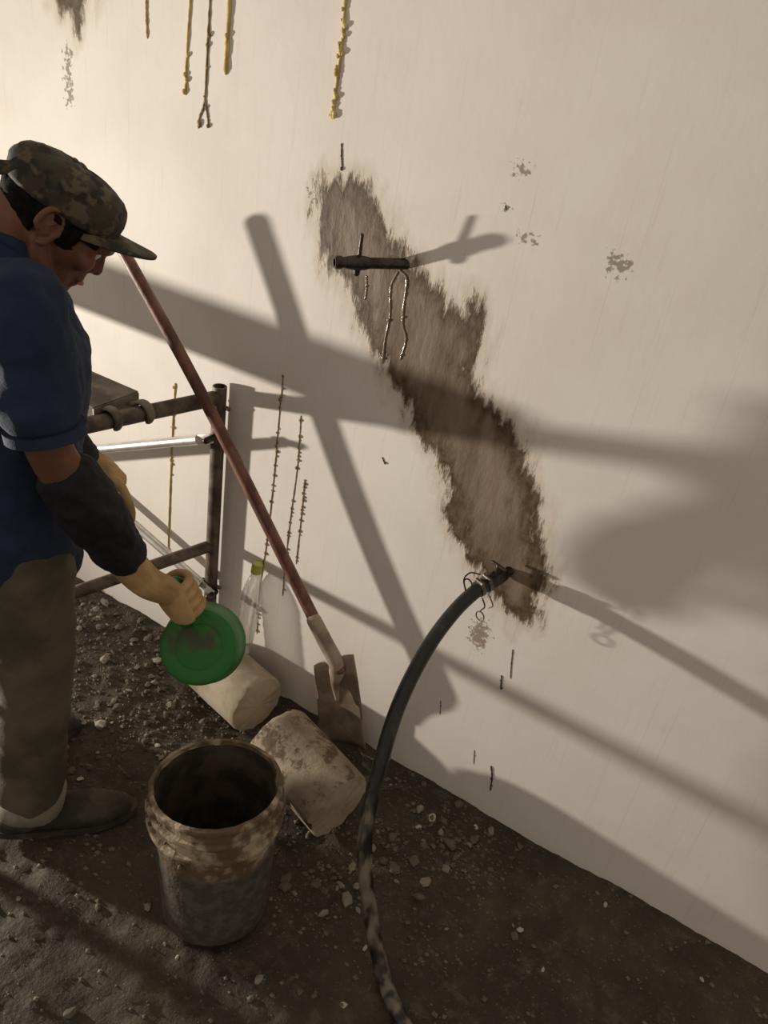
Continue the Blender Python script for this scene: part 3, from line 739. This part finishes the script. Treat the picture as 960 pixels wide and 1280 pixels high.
# cap: crown, band, visor, rear strap
bm = bm_new(); rings = []
capM = HM @ Matrix.Translation((-.006, 0, .010)) @ Matrix.Rotation(math.radians(-9), 4, 'Y')
seg = 48
prof = [(0, 0.0), (.02, .005), (.04, .012), (.055, .03), (.071, .055), (.085, .086), (.092, .097), (.0, 0)]
hts = [(-.004, 1.0), (.010, 1.02), (.027, 1.03), (.040, 1.0), (.053, .94), (.063, .83), (.070, .66), (.075, .44), (.078, .2), (.0785, .0)]
for h, k_ in hts:
    if k_ == 0: rings.append([bm.verts.new(capM @ Vector((-.012, 0, h)))]); continue
    row = []
    for i in range(seg):
        a = 2*math.pi*i/seg; ca, sa = math.cos(a), math.sin(a)
        x = .106*ca*k_; y = .0885*sa*k_
        lift = .004*max(0, -ca)**2*(1-h/.1)     # rear edge sits higher
        x -= .012*(h/.1)
        hh = h + lift + .004*math.sin(a*6)*(1-k_)*.5
        if ca > .2: x += .006*(h/.07 if h < .07 else 1)*ca
        row.append(bm.verts.new(capM @ Vector((x, y, hh))))
    rings.append(row)
for a, b in zip(rings, rings[1:]):
    for i in range(seg):
        if len(b) == 1: bm.faces.new((a[i], a[(i+1) % seg], b[0]))
        else: bm.faces.new((a[i], a[(i+1) % seg], b[(i+1) % seg], b[i]))
bmesh.ops.subdivide_edges(bm, edges=bm.edges, cuts=1, use_grid_fill=True, smooth=.6)
cap = obj('cap', bm, 'camo', person, 180); md = cap.modifiers.new('th', 'SOLIDIFY'); md.thickness = .003
d_ = cap.modifiers.new('d', 'DISPLACE'); d_.texture = cloud('captex', .05); d_.strength = .010; d_.texture_coords = 'LOCAL'
bm = bm_new(); g = []
for j in range(9):
    row = []
    for i in range(21):
        s = i/20*2-1; a = s*math.radians(66); q = j/8
        bx = .104*math.cos(a); by = .087*math.sin(a)
        ext = .080*(max(0, 1-abs(s)**2.6))**.6*q
        x = bx + ext; y = by*(1 + .05*q*(1-abs(s)))
        z = .002 + .12*ext - .020*(abs(s)**2) * (.6+.6*q) 
        row.append(bm.verts.new(capM @ Vector((x, y, z))))
    g.append(row)
for j in range(8):
    for i in range(20): bm.faces.new((g[j][i], g[j][i+1], g[j+1][i+1], g[j+1][i]))
vi = obj('visor', bm, 'camo', cap, 180); md = vi.modifiers.new('th', 'SOLIDIFY'); md.thickness = .004
bm = bm_new(); sweep(bm, [capM @ Vector(p) for p in ((-.098, -.024, .012), (-.116, -.022, .000), (-.128, -.018, -.018))], [.011, .012, .011], 10, 'flat', (1.0, .25), tuple(hu)); obj('strap', bm, 'camo', cap, 60)
bm = bm_new(); ball(bm, (-.018, 0, .0800), (.007, .007, .004), 12, 8, capM); obj('button', bm, 'camo', cap, 180)
# shirt
bm = bm_new()
up_ = (neckb-chest)
limb(bm, [neckb - up_*.12, chest.lerp(neckb, .45), chest, waist, MP(16, 660, 0), MP(16, 688, 0)], [.085, .125, .142, .135, .140, .138], 6, 28, (1.32, .98), VD)
for s, e, in_ in ((shR, elR, -1), (shL, elL, 1)):
    e2 = s.lerp(e, .66)
    limb(bm, [chest.lerp(s, .55) + up_*.1, s - Vector((0, 0, .0)), s.lerp(e, .45), e2], [.085, .077, .070, .067], 6, 20)
limb(bm, [nk0.lerp(neckb, .72), neckb - up_*.05], [.072, .085], 6, 20, (1.05, 1.0), VD)
shirt = remesh('shirt', bm, 'shirt', person, .006, 8, .5, ((.10, .028), (.04, .005)))
# collar
nd = (nk0-neckb).normalized(); cc = nk0.lerp(neckb, .66); a1 = (FW - nd*FW.dot(nd)).normalized(); a2 = nd.cross(a1)
bm = bm_new(); pts = [cc + a1*(.073*math.cos(a)) + a2*(.071*math.sin(a)) - nd*.014*math.cos(a) for a in np.linspace(math.radians(12), math.radians(348), 30)]
sweep(bm, pts, .020, 10, 'round', (.38, 1.0), tuple(a1.cross(nd)) if False else None); 
bm.free(); bm = bm_new(); rows = []
for rr, h in ((.068, .016), (.0745, .018), (.083, -.006), (.088, -.028)):
    rows.append([bm.verts.new(cc + a1*(rr*math.cos(a)) + a2*(rr*.98*math.sin(a)) + nd*(h - .014*math.cos(a))) for a in np.linspace(math.radians(10), math.radians(350), 36)])
for x, y in zip(rows, rows[1:]):
    for i in range(35): bm.faces.new((x[i], x[i+1], y[i+1], y[i]))
co = obj('collar', bm, 'shirt', shirt, 180); md = co.modifiers.new('th', 'SOLIDIFY'); md.thickness = .004
for e2, d_s in ((shR.lerp(elR, .87), (elR-shR)), (shL.lerp(elL, .87), (elL-shL))):
    d = d_s.normalized(); bm = bm_new(); hollow_tube(bm, e2 - d*.012, e2 + d*.006, .0685, .055, 28); obj('sleeve_hem', bm, 'shirt', shirt, 60)
# trousers
bm = bm_new()
limb(bm, [MP(16, 672, 0), pelvis, MP(20, 720, 0)], [.122, .128, .120], 6, 26, (1.30, .95), VD)
limb(bm, [hipR + Vector((0, 0, .03)), hipR, hipR.lerp(knR, .5), knR, knR.lerp(anR, .5), anR + Vector((0, 0, .02))], [.098, .100, .090, .080, .078, .074], 6, 22)
limb(bm, [hipL + Vector((0, 0, .03)), hipL, hipL.lerp(knL, .5), knL, knL.lerp(anL, .5), anL + Vector((0, 0, .02))], [.098, .100, .088, .078, .074, .070], 6, 22)
tr = remesh('trousers', bm, 'trousers', person, .0065, 6, .5, ((.10, .020),))
for a, k2 in ((anR, knR), (anL, knL)):
    d = (k2-a).normalized(); bm = bm_new(); u, v = frame_from(d); rows = []
    for r, h in ((.060, .000), (.076, -.006), (.083, .004), (.085, .022), (.080, .038), (.070, .040)):
        rows.append([bm.verts.new(a + d*(h + .004 + .004*math.sin(3*q+1)) + u*((r+.003*math.sin(5*q))*math.cos(q)) + v*((r+.003*math.cos(4*q))*math.sin(q))) for q in np.linspace(0, 2*math.pi, 30, endpoint=False)])
    for x, y in zip(rows, rows[1:]):
        for i in range(30): bm.faces.new((x[i], x[(i+1) % 30], y[(i+1) % 30], y[i]))
    obj('rolled_cuff', bm, 'cuff', tr, 180)
# shoes
def shoe(an, ang):
    f = (FW*math.cos(ang) + VD*math.sin(ang)).normalized(); s_ = Vector((0, 0, 1)).cross(f)
    h = Vector((an.x, an.y, 0)); bm = bm_new()
    def L(x, y, z): return h + f*x + s_*y + Vector((0, 0, z))
    limb(bm, [L(-.045, 0, .045), L(.02, 0, .050), L(.10, -.004, .045), L(.165, -.006, .038), L(.205, -.004, .034)], [.040, .043, .047, .046, .034], 5, 18, (1.0, .88), tuple(s_))
    limb(bm, [L(-.015, 0, .05), L(-.012, 0, .10)], [.044, .042], 4, 16)
    so_ = remesh('shoe', bm, 'shoe', person, .005, 4, .5, ((.04, .006),))
    bm = bm_new(); out = []
    for a in np.linspace(0, 2*math.pi, 40, endpoint=False):
        x = .082 + .165*math.cos(a); wd = .040 + .012*math.exp(-((x-.16)/.07)**2)
        out.append((x, wd*math.copysign(abs(math.sin(a))**.7, math.sin(a))))
    r0 = [bm.verts.new(L(x, y, .0)) for x, y in out]; r1 = [bm.verts.new(L(x, y, .020 + .006*max(0, (x-.15)/.1))) for x, y in out]
    for i in range(40): bm.faces.new((r0[i], r0[(i+1) % 40], r1[(i+1) % 40], r1[i]))
    bm.faces.new(r0[::-1]); bm.faces.new(r1); obj('sole', bm, 'shoe', so_, 40)
shoe(anR, math.radians(-4)); shoe(anL, math.radians(12))
# black sleeve protectors
for nm, e, w_, s_ in (('R', elR, wrR, shR), ('L', elL, wrL, shL)):
    d = (w_-e).normalized(); bm = bm_new()
    p0 = e.lerp(w_, .26)
    limb(bm, [p0, e.lerp(w_, .42), e.lerp(w_, .66), e.lerp(w_, .90)], [.056, .059, .055, .046], 6, 22)
    sl = remesh('sleeve_protector', bm, 'black_sleeve', person, .005, 5, .5, ((.05, .016), (.02, .007)))
# gloves
def finger(bm, pts, r=.0115): limb(bm, pts, [r*1.05, r*1.05, r, r*.92, r*.85][:len(pts)] if len(pts) <= 5 else [r]*len(pts), 5, 12)
# right glove closed on the ladle handle
LC = MP(248, 809, -.20)                              # centre of the ladle base
hdl_a = MP(238, 765, -.17); hdl_b = MP(206, 708, -.165)
hx = (hdl_b-hdl_a).normalized()                       # along the handle, up into the fist
tocam = (Vector(CAM)-haR); tocam = (tocam - hx*tocam.dot(hx)).normalized(); side = hx.cross(tocam).normalized()
if side.dot(Vector(RW[:, 0])) < 0: side = -side       # to the right in the picture
gc = hdl_a + hx*.050
_ph = math.radians(48)                                # roll of the fist: knuckles turned towards the viewer
tocam, side = (tocam*math.cos(_ph) - side*math.sin(_ph)), (side*math.cos(_ph) + tocam*math.sin(_ph))
bm = bm_new()
d = (wrR-elR).normalized()
limb(bm, [elR.lerp(wrR, .78), wrR, wrR.lerp(gc, .40) + tocam*.014, gc + hx*.040 + tocam*.026], [.041, .036, .033, .030], 6, 18)
pa, pb = gc - hx*.036 + tocam*.031 + side*.006, gc + hx*.050 + tocam*.027 + side*.002
limb(bm, [wrR.lerp(gc, .35) + tocam*.012, pb, gc + hx*.01 + tocam*.032 + side*.004, pa], [.030, .034, .036, .031], 6, 18, (1.0, .46), tuple(side))
for i, (s, ln, r) in enumerate(((.037, 1.0, .0098), (.0125, 1.06, .0102), (-.0120, 1.02, .0100), (-.0355, .9, .0092))):
    cc_ = gc + hx*s*.98; R_ = .0325
    A = [math.radians(x) for x in (70, 15, -45, -110, -165*ln)]
    finger(bm, [cc_ + (tocam*math.sin(a) + side*math.cos(a))*R_ for a in A], r)
th0 = gc + hx*.030
finger(bm, [th0 + tocam*.018 - side*.020, th0 - side*.034 - hx*.012 + tocam*.006, gc - side*.034 - hx*.014 - tocam*.004, gc - side*.028 - hx*.036 - tocam*.010], .0135)
remesh('glove', bm, 'glove', person, .0023, 2, .4)
# left glove hanging over the brace
bm = bm_new(); kn = MP(142, 600, .155); 
limb(bm, [elL.lerp(wrL, .75), wrL, wrL.lerp(kn, .5), kn], [.040, .036, .038, .030], 6, 18)
lat4 = (VD*.9 - FW*.2 + Vector((0, 0, -.1))).normalized()
for i, s in enumerate((-.036, -.013, .011, .033)):
    o_ = lat4*s; k0 = wrL.lerp(kn, .72) + o_
    finger(bm, [k0, kn + o_ + Vector((0, 0, .002)), MP(154, 622, .155) + o_, MP(157 - i*1.5, 638 + (4 if i in (1, 2) else 0), .155) + o_, MP(155 - i*1.5, 648 + (4 if i in (1, 2) else -3), .155) + o_], .0118)
finger(bm, [wrL.lerp(kn, .35) - lat4*.03, MP(124, 610, .12), MP(136, 628, .11), MP(142, 642, .115)], .0125)
remesh('glove', bm, 'glove', person, .0030, 3, .4, ((.03, .004),))

# ------------------------------------------------------------------ green ladle
t = thing('ladle', 'round green plastic ladle held in the right glove, its base towards the viewer', 'ladle', LC)
ln = (Vector(CAM)-LC).normalized(); ln = (ln + Vector((0, 0, -.12)) + Vector(RW[:, 0])*-.12).normalized()
ML_ = place(LC, -ln, tuple(hx))
rb = .084
bm = bm_new(); lathe(bm, [(0, -.001), (rb*.55, -.0008), (rb*.60, .0012), (rb*.64, -.0006), (rb*.9, -.0004), (rb*.97, .003), (rb, .010), (rb*1.045, .05), (rb*1.09, .095), (rb*1.12, .100), (rb*1.12, .104), (rb*1.06, .104), (rb*1.02, .06), (rb*.96, .012), (0, .008)], ML_, 56); obj('bowl', bm, 'green', t, 40)
bm = bm_new(); sweep(bm, spline([list(LC + hx*rb*.9 - ln*.035), list(hdl_a + hx*.012), list(gc), list(gc + hx*.040)], 6), .0135, 14, 'round', (1.25, .8)); obj('handle', bm, 'green', t)

# ------------------------------------------------------------------ loose things on the floor
# curved plastic scrap between the core and the wall
t0 = at_z(466, 955, .02); bm = bm_new(); rows = []
for j in range(7):
    h = j/6*.055; rows.append([bm.verts.new(Vector((t0.x, t0.y, .012)) + Vector((math.cos(a)*(.042+.1*h), math.sin(a)*(.030+.1*h), h + .012*math.cos(a+1)))) for a in np.linspace(math.radians(-170), math.radians(40), 24)])
for x, y in zip(rows, rows[1:]):
    for i in range(23): bm.faces.new((x[i], x[i+1], y[i+1], y[i]))
o = obj('plastic_scrap', bm, 'clear', None, 180); md = o.modifiers.new('th', 'SOLIDIFY'); md.thickness = .002
tag(o, 'curved clear plastic scrap beside the shovel blade and the hose', 'scrap')
# rubble
rocks = []
for i in range(7):
    rn = random.Random(100+i); bm = bm_new(); bmesh.ops.create_icosphere(bm, subdivisions=1, radius=1.0)
    for v in bm.verts: v.co *= rn.uniform(.65, 1.15); v.co.z *= .62; v.co.x *= 1.25
    me_ = to_mesh(bm, 'stone'); me_.materials.append(MAT['stone']); rocks.append(me_)
pale = []
for m_ in rocks[:4]:
    q = m_.copy(); q.materials.clear(); q.materials.append(MAT['stone_pale']); pale.append(q)
chips = []
for i in range(4):
    rn = random.Random(200+i); bm = bm_new(); bmesh.ops.create_icosphere(bm, subdivisions=1, radius=1.0)
    for v in bm.verts: v.co *= rn.uniform(.7, 1.1); v.co.z *= .35; v.co.x *= 1.5
    me_ = to_mesh(bm, 'plaster_chip'); me_.materials.append(MAT['chip']); chips.append(me_)
def blocked(p, m=.0):
    if (p.xy - BB.xy).length < .135+m: return True
    for a, b, r in ((C1A, C1B, .075), (C2A, C2B, .075)):
        d = (b-a).xy; tt = max(0, min(1, (p.xy-a.xy).dot(d)/d.length_squared)); 
        if (p.xy - (a.xy + d*tt)).length < r+m: return True
    for an in (anR, anL):
        for f in (-.04, .03, .1, .17, .22):
            if (p.xy - (Vector((an.x, an.y, 0)) + FW*f).xy).length < .06+m: return True
    for q in (POST, POST + RAILDIR*.92):
        if (p.xy-q.xy).length < .06: return True
    for q in hs[-45:]:
        if (p.xy - Vector(q).xy).length < .028+m and q[2] < .06: return True
    return False
def put(me_, name, p, s, rn):
    o = bpy.data.objects.new(name, me_); COL.objects.link(o)
    o.location = (p.x, p.y, floor_h(p.x, p.y) + s*.25); o.scale = (s, s*rn.uniform(.7, 1.1), s*rn.uniform(.7, 1.1))
    o.rotation_euler = (rn.uniform(-.3, .3), rn.uniform(-.3, .3), rn.uniform(0, 6.28)); return o
rn = random.Random(5); cnt = 0; tries = 0
ZONES = [((60, 760), (110, 30), .15), ((150, 800), (70, 45), .20), ((140, 920), (70, 60), .24), ((230, 900), (60, 18), .08), ((555, 1025), (55, 38), .17), ((500, 1100), (60, 40), .07), ((390, 1090), (30, 25), .05), ((300, 1150), (300, 80), .04)]
while cnt < 285 and tries < 6000:
    tries += 1; r_ = rn.random(); acc = 0
    for c, sg, wgt in ZONES:
        acc += wgt
        if r_ <= acc: break
    p = at_z(rn.gauss(c[0], sg[0]), rn.gauss(c[1], sg[1]), 0)
    if p.y > -.02 or p.y < -1.15 or p.x < -2.4 or p.x > .45: continue
    s = min(.024, max(.005, rn.lognormvariate(math.log(.0082), .42)))
    if blocked(p, s): continue
    is_pale = rn.random() < .25
    o = put(rn.choice(pale) if is_pale else rn.choice(rocks), 'stone', p, s, rn); cnt += 1
    if p.y < -.62: zone = 'on the open floor in front of the bucket'
    elif p.x > -.53: zone = 'in the rubble right of the hose'
    elif p.x > -.93: zone = 'around the broken concrete core and the bucket'
    elif p.y > -.22: zone = 'along the foot of the wall behind the scaffold'
    else: zone = 'on the floor between the worker and the ladle'
    kind = ('large ' if s > .0125 else 'small ') + ('pale' if is_pale else 'dark brown')
    tag(o, kind + ' stone ' + zone, 'stone', kind + ' stones ' + zone)
WH = [((541, 1019), .015, 'pale pointed plaster chip right of the hose near the wall'), ((596, 1030), .009, 'pale plaster chip lying next to the pointed one'), ((523, 1033), .009, 'pale plaster chip left of the pointed one near the hose'),
      ((651, 1160), .010, 'yellowish chip alone on the open floor right of the hose'), ((758, 1128), .009, 'brownish chip alone near the foot of the wall'), ((879, 1222), .009, 'small white chip near the lower right corner'),
      ((457, 1183), .009, 'white chip touching the left side of the hose'), ((558, 963), .010, 'white chip lying at the foot of the wall'), ((680, 1209), .007, 'small pale chip in the open floor below the yellowish one'),
      ((430, 1254), .009, 'pale chip left of the hose at the bottom edge'), ((161, 866), .011, 'white chip on the floor left of the green ladle'), ((100, 972), .011, 'pale chip just above the shoe'),
      ((197, 931), .010, 'white chip just behind the bucket rim'), ((123, 775), .012, 'long white chip below the lowest scaffold rail'), ((95, 776), .013, 'pale flat chip beside the trouser leg below the rail'), ((222, 1192), .008, 'white chip at the foot of the bucket')]
for (px, py), s, lb in WH:
    o = put(rn.choice(chips), 'plaster_chip', at_z(px, py, 0), s*.8, rn); tag(o, lb, 'chip')
# fine gravel: far too much to count
gv, gf = [], []
for i in range(7500):
    r_ = rn.random(); acc = 0
    if rn.random() < .55:
        for c, sg, wgt in ZONES:
            acc += wgt
            if r_ <= acc: break
        p = at_z(rn.gauss(c[0], sg[0]*1.2), rn.gauss(c[1], sg[1]*1.2), 0)
    else: p = Vector((rn.uniform(-2.2, .6), -abs(rn.gauss(0, .55)), 0))
    if p.y > -.008 or p.y < -1.3: continue
    s = rn.uniform(.0015, .0032) if rn.random() < .7 else rn.uniform(.003, .0075); z = floor_h(p.x, p.y) + s*.2; b0 = len(gv); a0 = rn.random()*6.28
    for k in range(4): gv.append((p.x + s*1.2*math.cos(a0+k*1.57)*rn.uniform(.7, 1.2), p.y + s*math.sin(a0+k*1.57)*rn.uniform(.7, 1.2), z))
    gv.append((p.x, p.y, z + s*.8)); gv.append((p.x, p.y, z - s*.8))
    for k in range(4): gf += [(b0+k, b0+(k+1) % 4, b0+4), (b0+(k+1) % 4, b0+k, b0+5)]
gm = bpy.data.meshes.new('gravel'); gm.from_pydata(gv, [], gf); gm.materials.append(MAT['stone'])
go = bpy.data.objects.new('gravel', gm); COL.objects.link(go)
tag(go, 'fine grit and crumbs spread over the muddy floor', 'gravel', kind='stuff')
